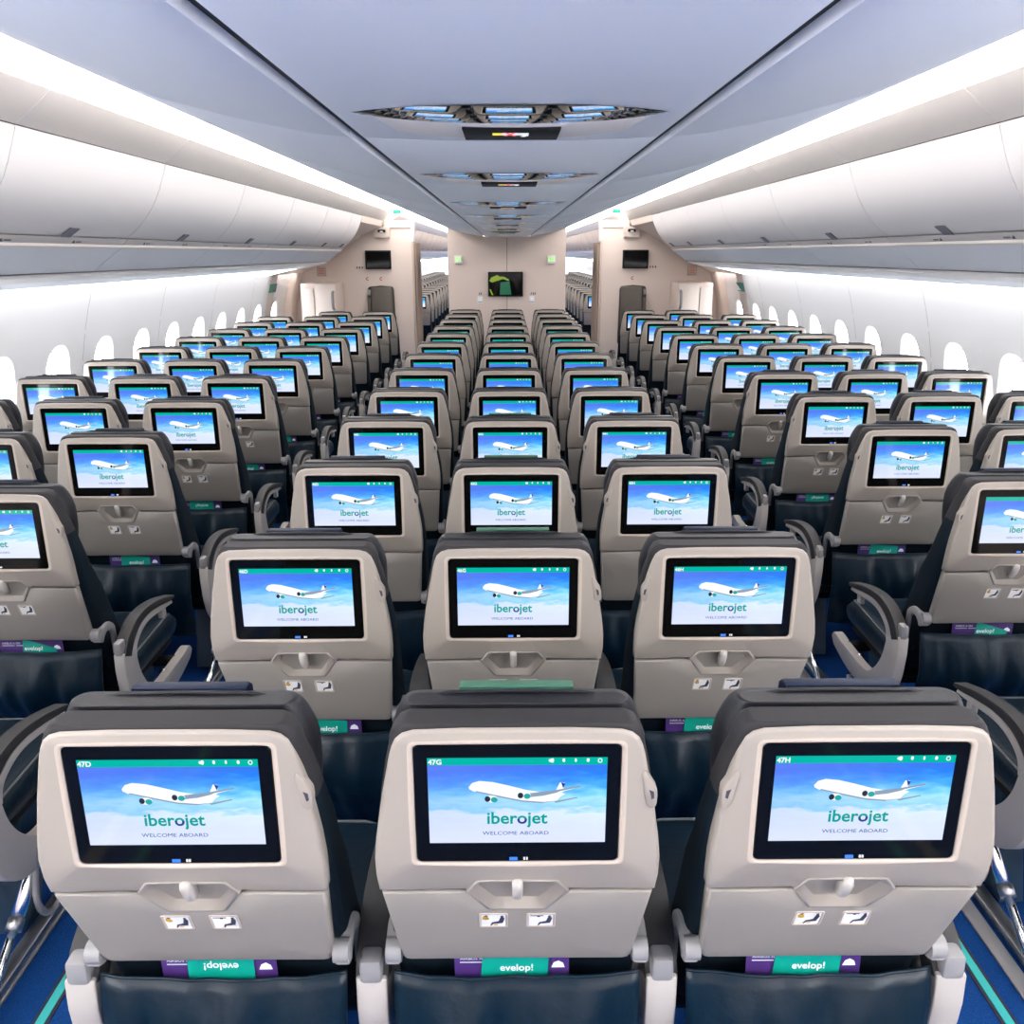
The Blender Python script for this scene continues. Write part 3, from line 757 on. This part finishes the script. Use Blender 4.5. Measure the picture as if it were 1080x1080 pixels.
# overhead bins
DOOR = [(1.600, .383), (1.618, .335), (1.640, .28), (1.664, .23), (1.692, .185), (1.725, .142), (1.765, .10), (1.822, .058)]
def overhead_bin(sg, y0, y1, lab, grp, full=True, mark=True):
    dm = 'bin_white' if full else 'far_bin_warm_light'
    r = empty('overhead_bin', (sg * 1.9, (y0 + y1) / 2, zc(-.1) + .018)); tag(r, lab, 'bin', grp)
    def add(n, pr, m, a=0., bev=.0, lb=None, th=None):
        m_ = MB(); m_.prism([(sg * x - sg * 1.9, h + .1) for x, h in pr], 'y', y0 + a - (y0 + y1) / 2, y1 - a - (y0 + y1) / 2, m, bev); return m_.build(n, r)
    add('bin_body', [(x + .012, h + .012) for x, h in DOOR] + [(1.86, .05), (2.03, -.09), (2.30, -.15), (2.68, -.20), (2.68, .38)], 'rail')
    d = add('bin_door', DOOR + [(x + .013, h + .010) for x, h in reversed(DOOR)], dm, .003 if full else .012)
    yl = (y0 + y1) / 2
    lx = -.035 if full else .0
    m_ = MB(); lw = .075
    pr = [(1.778, .0875), (1.824, .0535), (1.82, .0510), (1.772, .084)]
    m_.prism([(sg * x - sg * 1.9, h + .1) for x, h in pr], 'y', .0, lw, 'latch_grey'); m_.build('bin_latch', d)
    add('handle_rail', [(1.822, .052), (1.826, .046), (1.846, .026), (1.875, .022), (1.875, .058)], 'rail', .004)
    add('rail_lip', [(1.846, .026), (1.848, .016), (1.858, .008), (1.875, .01), (1.875, .022)], 'cream', .001)
    add('underside_panel', [(1.858, .009), (1.90, -.020), (1.95, -.055), (2.0, -.094), (2.005, -.080), (1.90, .0)], 'bin_under', .003)
    add('light_cover', [(2.024, -.114), (2.06, -.128), (2.10, -.138), (2.11, -.12), (2.03, -.10)], 'bin_white', .002)
    add('lower_panel', [(2.10, -.138), (2.24, -.162), (2.34, -.176), (2.34, -.16), (2.11, -.12)], 'bin_under', .016)
    m_ = add('wash_light', [(2.344, -.174), (2.50, -.206), (2.665, -.246), (2.665, -.232), (2.35, -.16)], 'wash', .004)
    if mark:
        for yo in (-.42 * (y1 - y0) / 1.27, .12 * (y1 - y0) / 1.27):
            m_ = MB()
            def q(t0, t1, u0, u1):
                x0_, h0_, x1_, h1_ = 1.8255, .0450, 1.8455, .0250
                def pt(t, y): return (sg * (x0_ + (x1_ - x0_) * t - .0012) - sg * 1.9, y, h0_ + (h1_ - h0_) * t - .0012 + .1)
                m_.face([pt(t0, u0), pt(t0, u1), pt(t1, u1), pt(t1, u0)], 'pict_dark')
            q(.25, .75, yo, yo + .012); q(.5, .8, yo + .014, yo + .022)
            for kk in range(4): q(.35, .65, yo + .03 + kk * .012, yo + .038 + kk * .012)
            m_.build('row_marker', r)
YB = [-.80, .48, 1.76, 3.03, 4.31, 5.59, 6.87, 8.15, 9.43, 10.03]
NB = ['nearest', 'second', 'third', 'fourth', 'fifth', 'sixth', 'seventh', 'eighth', 'last short']
for side, sg in (('left', -1), ('right', 1)):
    for i, (a, b_) in enumerate(zip(YB, YB[1:])):
        if i == 0: continue
        overhead_bin(sg, a, b_, 'white curved overhead bin on the %s, %s along the row from the camera' % (side, NB[i - 1] if i < 9 else 'last'), 'overhead bins over the %s seats' % side, True, i < 6)
    k = 0
    y = 13.4
    while y < 34:
        k += 1
        overhead_bin(sg, y, y + 1.27, 'warm tinted far cabin bin in the %s doorway, %s from the front' % (side, ORD2[k - 1]), 'far cabin bins beyond the %s doorway' % side, False, False); y += 1.28
    # end of the bin run: soffit over the exit area
    mb = MB(); mb.prism([(sg * 1.60, zc(.40)), (sg * 1.62, zc(.34)), (sg * 1.9, zc(.22)), (sg * 2.3, zc(-.05)), (sg * 2.68, zc(-.235)), (sg * 2.75, zc(-.1)), (sg * 2.75, zc(.6)), (sg * 1.6, zc(.6))], 'y', 10.032, 13.39, 'partition')
    struct('ceiling_exit_' + side, mb)

# centre ceiling: panels, joints, sign plates with mirror bands
ZK = [-.90, .37, 1.57, 2.72, 4.12, 5.45, 6.72, 7.99, 9.26, 10.53, 11.8]
mb = MB()
mb.box(-.80, .80, -2.2, 12.1, 2.125, 2.14, 'groove')
mb.prism([(-.32, 2.018), (.32, 2.018), (.78, 2.124), (-.78, 2.124)], 'y', -2.2, 12.1, 'groove')
struct('ceiling_core', mb)
mb = MB()
yy = [-2.2] + [z + .30 for z in ZK[:-1]] + [12.1]
for a, b_ in zip(yy, yy[1:]):
    n = 12; pts = []
    for i in range(n + 1):
        u = -1 + 2 * i / n; pts.append((u * .296, 1.996 + .008 * u * u))
    mb.prism(pts + [(.296, 2.016), (-.296, 2.016)], 'y', a + .003, b_ - .003, 'ceiling_blue_cast', .0015)
struct('ceiling', mb)
for side, sg in (('left', -1), ('right', 1)):
    mb = MB()
    for a, b_ in zip(yy, yy[1:]):
        mb.prism([(sg * .320, 2.018), (sg * .324, 2.004), (sg * .40, 2.012), (sg * .55, 2.040), (sg * .70, 2.078), (sg * .80, 2.112), (sg * .818, 2.126), (sg * .82, 2.14), (sg * .80, 2.15), (sg * .5, 2.06)], 'y', a + .002, b_ - .002, 'ceiling_blue_cast', .001)
    struct('ceiling_slope_' + side, mb)
for i, z0 in enumerate(ZK[2:9]):
    r = empty('ceiling_sign', (0, z0, 1.996)); tag(r, 'no smoking sign panel with mirror band under the ceiling, %s from the camera' % (['nearest', 'second', 'third', 'fourth', 'fifth', 'sixth', 'seventh'][i]), 'sign', 'no smoking signs along the ceiling')
    # mirror band, lens shaped, in front of the sign
    m_ = MB(); ring0, ring1 = [], []
    N = 24
    top = []; bot = []
    for k in range(N + 1):
        u = -1 + 2 * k / N; x = u * .268; th = (1 - abs(u) ** 2.4)
        top.append((x, -.030 - .13 * th, .008 * u * u - .001 - .001 * th)); bot.append((x, -.028, -.010 * th + .008 * u * u - .001))
    m_.loft([top, [((a[0] + b_[0]) / 2, (a[1] + b_[1]) / 2, (a[2] + b_[2]) / 2 - .0035 * (1 - (a[0] / .268) ** 2)) for a, b_ in zip(top, bot)], bot], 'mirror', closed=False)
    m_.build('mirror_band', r)
    m_ = MB()
    n = 16; rings = []
    for (yy_, zf, hw) in ((-.028, -.011, .245), (-.025, -.0125, .245), (.15, -.0125, .23), (.19, -.004, .22), (.20, .006, .22)):
        rings.append([(hw * (-1 + 2 * k / n), yy_, min(.007, zf + .02 * abs(-1 + 2 * k / n) ** 2.5)) for k in range(n + 1)])
    m_.loft(rings, 'ceiling_tan', closed=False)
    m_.build('sign_plate', r)
    m_ = MB(); m_.box(-.084, .084, 0, .135, -.0165, -.008, 'black', .002)
    s_ = m_.build('sign_box', r)
    m_ = MB(); zz = -.0169
    def fl(x0, x1, y0_, y1_, m, dz=0): m_.face([(x0, y0_, zz - dz), (x1, y0_, zz - dz), (x1, y1_, zz - dz), (x0, y1_, zz - dz)], m)
    fl(-.033, -.016, .035, .065, 'sign_yellow'); fl(-.016, .020, .035, .065, 'sign_white'); fl(.020, .030, .035, .075, 'sign_grey' if 'sign_grey' in MATS else 'sign_white'); fl(.017, .026, .070, .085, 'sign_white')
    for sgn in (-1, 1):
        m_.face([(-.002 - sgn * .009 - .003, .026, zz - .0004), (-.002 - sgn * .009 + .003, .026, zz - .0004), (-.002 + sgn * .009 + .003, .074, zz - .0004 - .0002 * sgn), (-.002 + sgn * .009 - .003, .074, zz - .0004 - .0002 * sgn)], 'sign_red')
    m_.build('cigarette_pictogram', s_)

# ------------------------------------------------------------------ rear monument and partitions
MY = 12.1
mb = MB()
prof = [(-.80, 0), (.80, 0), (.80, 2.124), (.30, 2.03), (-.30, 2.03), (-.80, 2.124)]
prof = [(-.80, 0), (-.003, 0), (-.003, 2.0), (-.27, 2.0), (-.30, 2.0), (-.80, 2.12)]
mb.prism(prof, 'y', MY, 13.3, 'partition', .003)
mb.prism([(-x, z) for x, z in reversed(prof)], 'y', MY, 13.3, 'partition', .003)
mb.box(-.79, .79, MY + .02, 13.28, .01, 1.99, 'groove')
o = mb.build('wall_center'); tag(o, kind='structure')
def monitor(name, x, y, z, w, h, lab, grp, pic=False, tilt=0):
    r = empty(name, (x, y, z)); tag(r, lab, 'monitor', grp)
    m_ = MB(); m_.box(-w / 2, w / 2, -.05, 0, -h / 2, h / 2, 'black', .006); m_.build('monitor_frame', r)
    m_ = MB(); a, b_ = w / 2 - .018, h / 2 - .018
    m_.box(-a, a, -.0515, -.049, -b_, b_, 'black_glass')
    if pic:
        def pg(pts, m, k=1): m_.face([(-a + u * 2 * a, -.0517 - .0003 * k, b_ - v_ * 2 * b_) for u, v_ in pts], m)
        pg([(.0, .35), (.05, .2), (.25, .08), (.3, .15), (.45, .16), (.62, .30), (.58, .34), (.42, .26), (.25, .34), (.08, .42)], 'mon_green')
        pg([(.32, .98), (.34, .42), (.62, .36), (.68, .98)], 'mon_teal'); pg([(.0, .75), (.04, .72), (.12, 1), (.07, 1)], 'mon_green')
    m_.build('monitor_glass', r)
emit('mon_green', (.16, .25, .01), 1.0); emit('mon_teal', (.01, .09, .045), 1.0)
monitor('wall_monitor', -.02, MY, zc(-.40), .475, .325, 'dark green glowing monitor in the middle of the end wall', 'monitors on the end walls', True)
for nm, x in (('left', -.66), ('right', .60)):
    mb = MB(); z = zc(-.075); mb.box(x - .055, x + .055, MY - .02, MY, z - .06, z + .05, 'cream', .004)
    for dx in (-.03, 0, .03):
        mb.box(x + dx - .008, x + dx + .008, MY - .023, MY - .019, z - .03, z + .012, 'green_pict'); mb.tube([(x + dx, MY - .023, z + .026), (x + dx, MY - .019, z + .026)], .008, 'green_pict', 8)
    tag(mb.build('lavatory_sign'), 'small green lit lavatory sign on the %s of the end wall' % nm, 'sign', 'lavatory signs on the end wall')
for i, x in enumerate((-.60, -.13, .11, .58)):
    mb = MB(); mb.tube([(x, MY - .008, zc(-.83)), (x, MY, zc(-.83))], .012, 'brown_dark', 10)
    tag(mb.build('wall_button'), 'small dark stud on the end wall, %s of the four' % ['leftmost', 'second', 'third', 'rightmost'][i], 'stud', 'dark studs on the end wall')
for nm, x in (('left', -.37), ('right', .34)):
    mb = MB(); z = zc(-.55)
    mb.box(x - .035, x + .035, MY - .004, MY, z - .10, z - .01, 'placard', .001)
    mb.box(x - .02, x + .02, MY - .005, MY - .003, z - .06, z - .03, 'bin_under'); mb.box(x - .03, x + .03, MY - .005, MY - .003, z - .09, z - .082, 'latch_grey')
    for dx in ((-.02, .005) if nm == 'left' else (-.02, .01, .035)): mb.prism([(x + dx, z + .01), (x + dx + .01, z + .005), (x + dx + .02, z + .04), (x + dx + .012, z + .042)], 'y', MY - .004, MY, 'pict_dark')
    tag(mb.build('wall_placard'), 'tiny placard on the end wall to the %s of its monitor' % nm, 'placard', 'placards on the end wall')
PY = DY1
for side, sg in (('left', -1), ('right', 1)):
    mb = MB()
    pr = [(1.245, 0), (2.59, 0), (2.70, .25), (2.78, .55), (2.81, .9), (2.795, 1.1), (2.75, 1.3), (2.70, 1.5), (2.6, 1.7), (2.2, 2.10), (1.245, 2.10)]
    mb.prism([(sg * x, z) for x, z in pr], 'y', PY, PY + .5, 'partition', .002)
    struct('wall_partition_' + side, mb)
    mb = MB()     # header and jamb
    mb.box(min(sg * 1.245, sg * 1.60), max(sg * 1.245, sg * 1.60), PY - .02, PY + .52, 2.102, 2.19, 'cream', .004)
    mb.box(min(sg * 1.205, sg * 1.244), max(sg * 1.205, sg * 1.244), PY - .02, PY + .10, 1.93, 2.19, 'cream', .004)
    mb.box(min(sg * 1.215, sg * 1.244), max(sg * 1.215, sg * 1.244), PY - .015, PY + .05, 0, 1.93, 'partition_edge', .004)
    tn += 1; struct('trim_%d' % tn, mb)
    # curtain gathered on the aisle side
    m_ = MB(); N = 40; top = []
    rows = []
    for z in (1.915, 1.6, 1.2, .8, .4, .06):
        rows.append([(sg * (1.195 + .022 * math.sin(k * 1.9) + .006 * math.sin(z * 3 + k)), PY + .01 + .46 * k / N, z) for k in range(N + 1)])
    back = [[(x + sg * .004, y, z) for x, y, z in r_[::-1]] for r_ in rows]
    m_.loft([a + b_ for a, b_ in zip(rows, back)], 'curtain', True, True)
    tag(m_.build('aisle_curtain'), 'gathered brown curtain at the %s doorway' % side, 'curtain', 'curtains at the doorways')
    monitor('wall_monitor', sg * 1.685, PY, zc(-.075), .335, .235, 'small dark monitor on the %s partition above the folded jump seat' % side, 'monitors on the end walls')
    # folded attendant seat
    r = empty('jump_seat', (sg * 1.665, PY, 0)); tag(r, 'folded brown attendant seat on the %s partition below its monitor' % side, 'jump seat', 'folded attendant seats')
    m_ = MB(); m_.prism([(-.185, .62), (.185, .62), (.17, 1.33), (.155, 1.365), (0, 1.38), (-.155, 1.365), (-.175, 1.33)], 'y', -.09, 0, 'brown_dark', .012); m_.build('seat_frame', r)
    m_ = MB(); a_, b2 = (-.12, .165) if sg < 0 else (-.165, .12)
    m_.prism([(a_, .66), (b2, .66), (b2 - .01, 1.34), (b2 - .03, 1.36), (a_ + .01, 1.36), (a_, 1.34)], 'y', -.13, -.09, 'jump_brown', .012); m_.build('folded_seat', r)
    m_ = MB(); x_ = -.148 if sg < 0 else .148
    m_.box(x_ - .016, x_ + .016, -.12, -.09, .75, 1.22, 'jump_brown', .006); m_.box(x_ - .02, x_ + .02, -.125, -.09, 1.26, 1.33, 'grey_plastic', .006); m_.build('harness', r)
    for k, dx in enumerate((0, -.18) if sg < 0 else (0,)):
        mb = MB(); x = sg * 1.66 + dx; z = zc(-.315)
        rr_ = [(x + .022 * math.cos(math.radians(50 + 26 * q)), z + .022 * math.sin(math.radians(50 + 26 * q))) for q in range(11)]; ri_ = [(x + .012 * math.cos(math.radians(50 + 26 * q)), z + .012 * math.sin(math.radians(50 + 26 * q))) for q in range(11)]; mb.prism(rr_ + ri_[::-1], 'y', PY - .003, PY, 'red')
        tag(mb.build('red_mark'), 'tiny red mark %s the %s jump seat' % ('above' if k == 0 else 'at the left corner above', side), 'mark')
    mb = MB(); x = sg * 1.93
    for q in range(3): mb.box(x - .05 + q * .035, x - .035 + q * .035, PY - .003, PY, zc(-.185), zc(-.16) , 'pict_dark')
    tag(mb.build('wall_label'), 'tiny dark symbols on the partition beside the %s monitor' % side, 'label')
    # small ceiling camera / lamp between bin end and partition
    mb = MB(); x = sg * 1.62
    mb.box(x - .10, x + .10, PY - .06, PY, zc(.20), zc(.335), 'partition', .006); mb.box(x - .05, x + .05, PY - .075, PY - .055, zc(.265), zc(.30), 'black', .006)
    mb.box(x - .02, x + .02, PY - .08, PY - .07, zc(.268), zc(.282), 'sign_white', .002)
    tag(mb.build('ceiling_lamp'), 'small reading lamp box high on the %s partition beside the bin end' % side, 'lamp')
    # little exit sign under the cove
    mb = MB(); x = sg * 1.33; mb.box(x - .05, x + .05, 10.98, 11.0, zc(.465), zc(.515), 'sign_teal', .003); mb.box(x - .006, x + .006, 10.985, 10.995, zc(.51), zc(.55), 'white')
    tag(mb.build('exit_sign'), 'tiny green exit sign hanging below the %s cove light' % side, 'sign')
mb = MB(); mb.box(-2.9, 2.9, 35.5, 35.6, 0, 2.6, 'cream'); struct('wall_far', mb)
mb = MB(); mb.box(-2.9, 2.9, -2.3, -2.2, 0, 2.6, 'cream'); struct('wall_near', mb)
mb = MB(); mb.box(-2.9, 2.9, -2.3, 35.6, 2.55, 2.6, 'cream'); struct('ceiling_top', mb)
# seat track rails on the floor
for side, sg in (('left', -1), ('right', 1)):
    mb = MB(); x = sg * 1.29
    mb.box(x - .022, x + .022, -.5, 11.5, 0, .006, 'grey_plastic', .001)
    for k in range(14):
        y = .8 + k * .78; mb.box(x - .003, x + .003, y, y + .02, .006, .0066, 'black'); mb.box(x - .007, x - .003, y + .024, y + .034, .006, .0066, 'black')
    tag(mb.build('seat_track'), 'grey metal seat track along the floor beside the %s aisle' % side, 'track', 'seat tracks')

# ------------------------------------------------------------------ world, camera
W = bpy.data.worlds.new('World'); S.world = W; W.use_nodes = True
W.node_tree.nodes['Background'].inputs[0].default_value = (.93, .96, 1, 1); W.node_tree.nodes['Background'].inputs[1].default_value = 16.0
cam = bpy.data.cameras.new('camera'); co = bpy.data.objects.new('camera', cam); COL.objects.link(co); S.camera = co
cam.sensor_width = 36; cam.lens = 36 * 903 / 1080; cam.clip_start = .05; cam.clip_end = 200
pitch = math.radians(16.8); yaw = math.radians(-.33); roll = math.radians(-.15)
co.matrix_world = Matrix.Translation((-.01, 0, CH)) @ Matrix.Rotation(yaw, 4, 'Z') @ Matrix.Rotation(math.pi / 2 - pitch, 4, 'X') @ Matrix.Rotation(roll, 4, 'Z')
S.view_settings.view_transform = 'Standard'; S.view_settings.look = 'None'; S.view_settings.gamma = 1; S.view_settings.exposure = .4; S.view_settings.use_curve_mapping = False
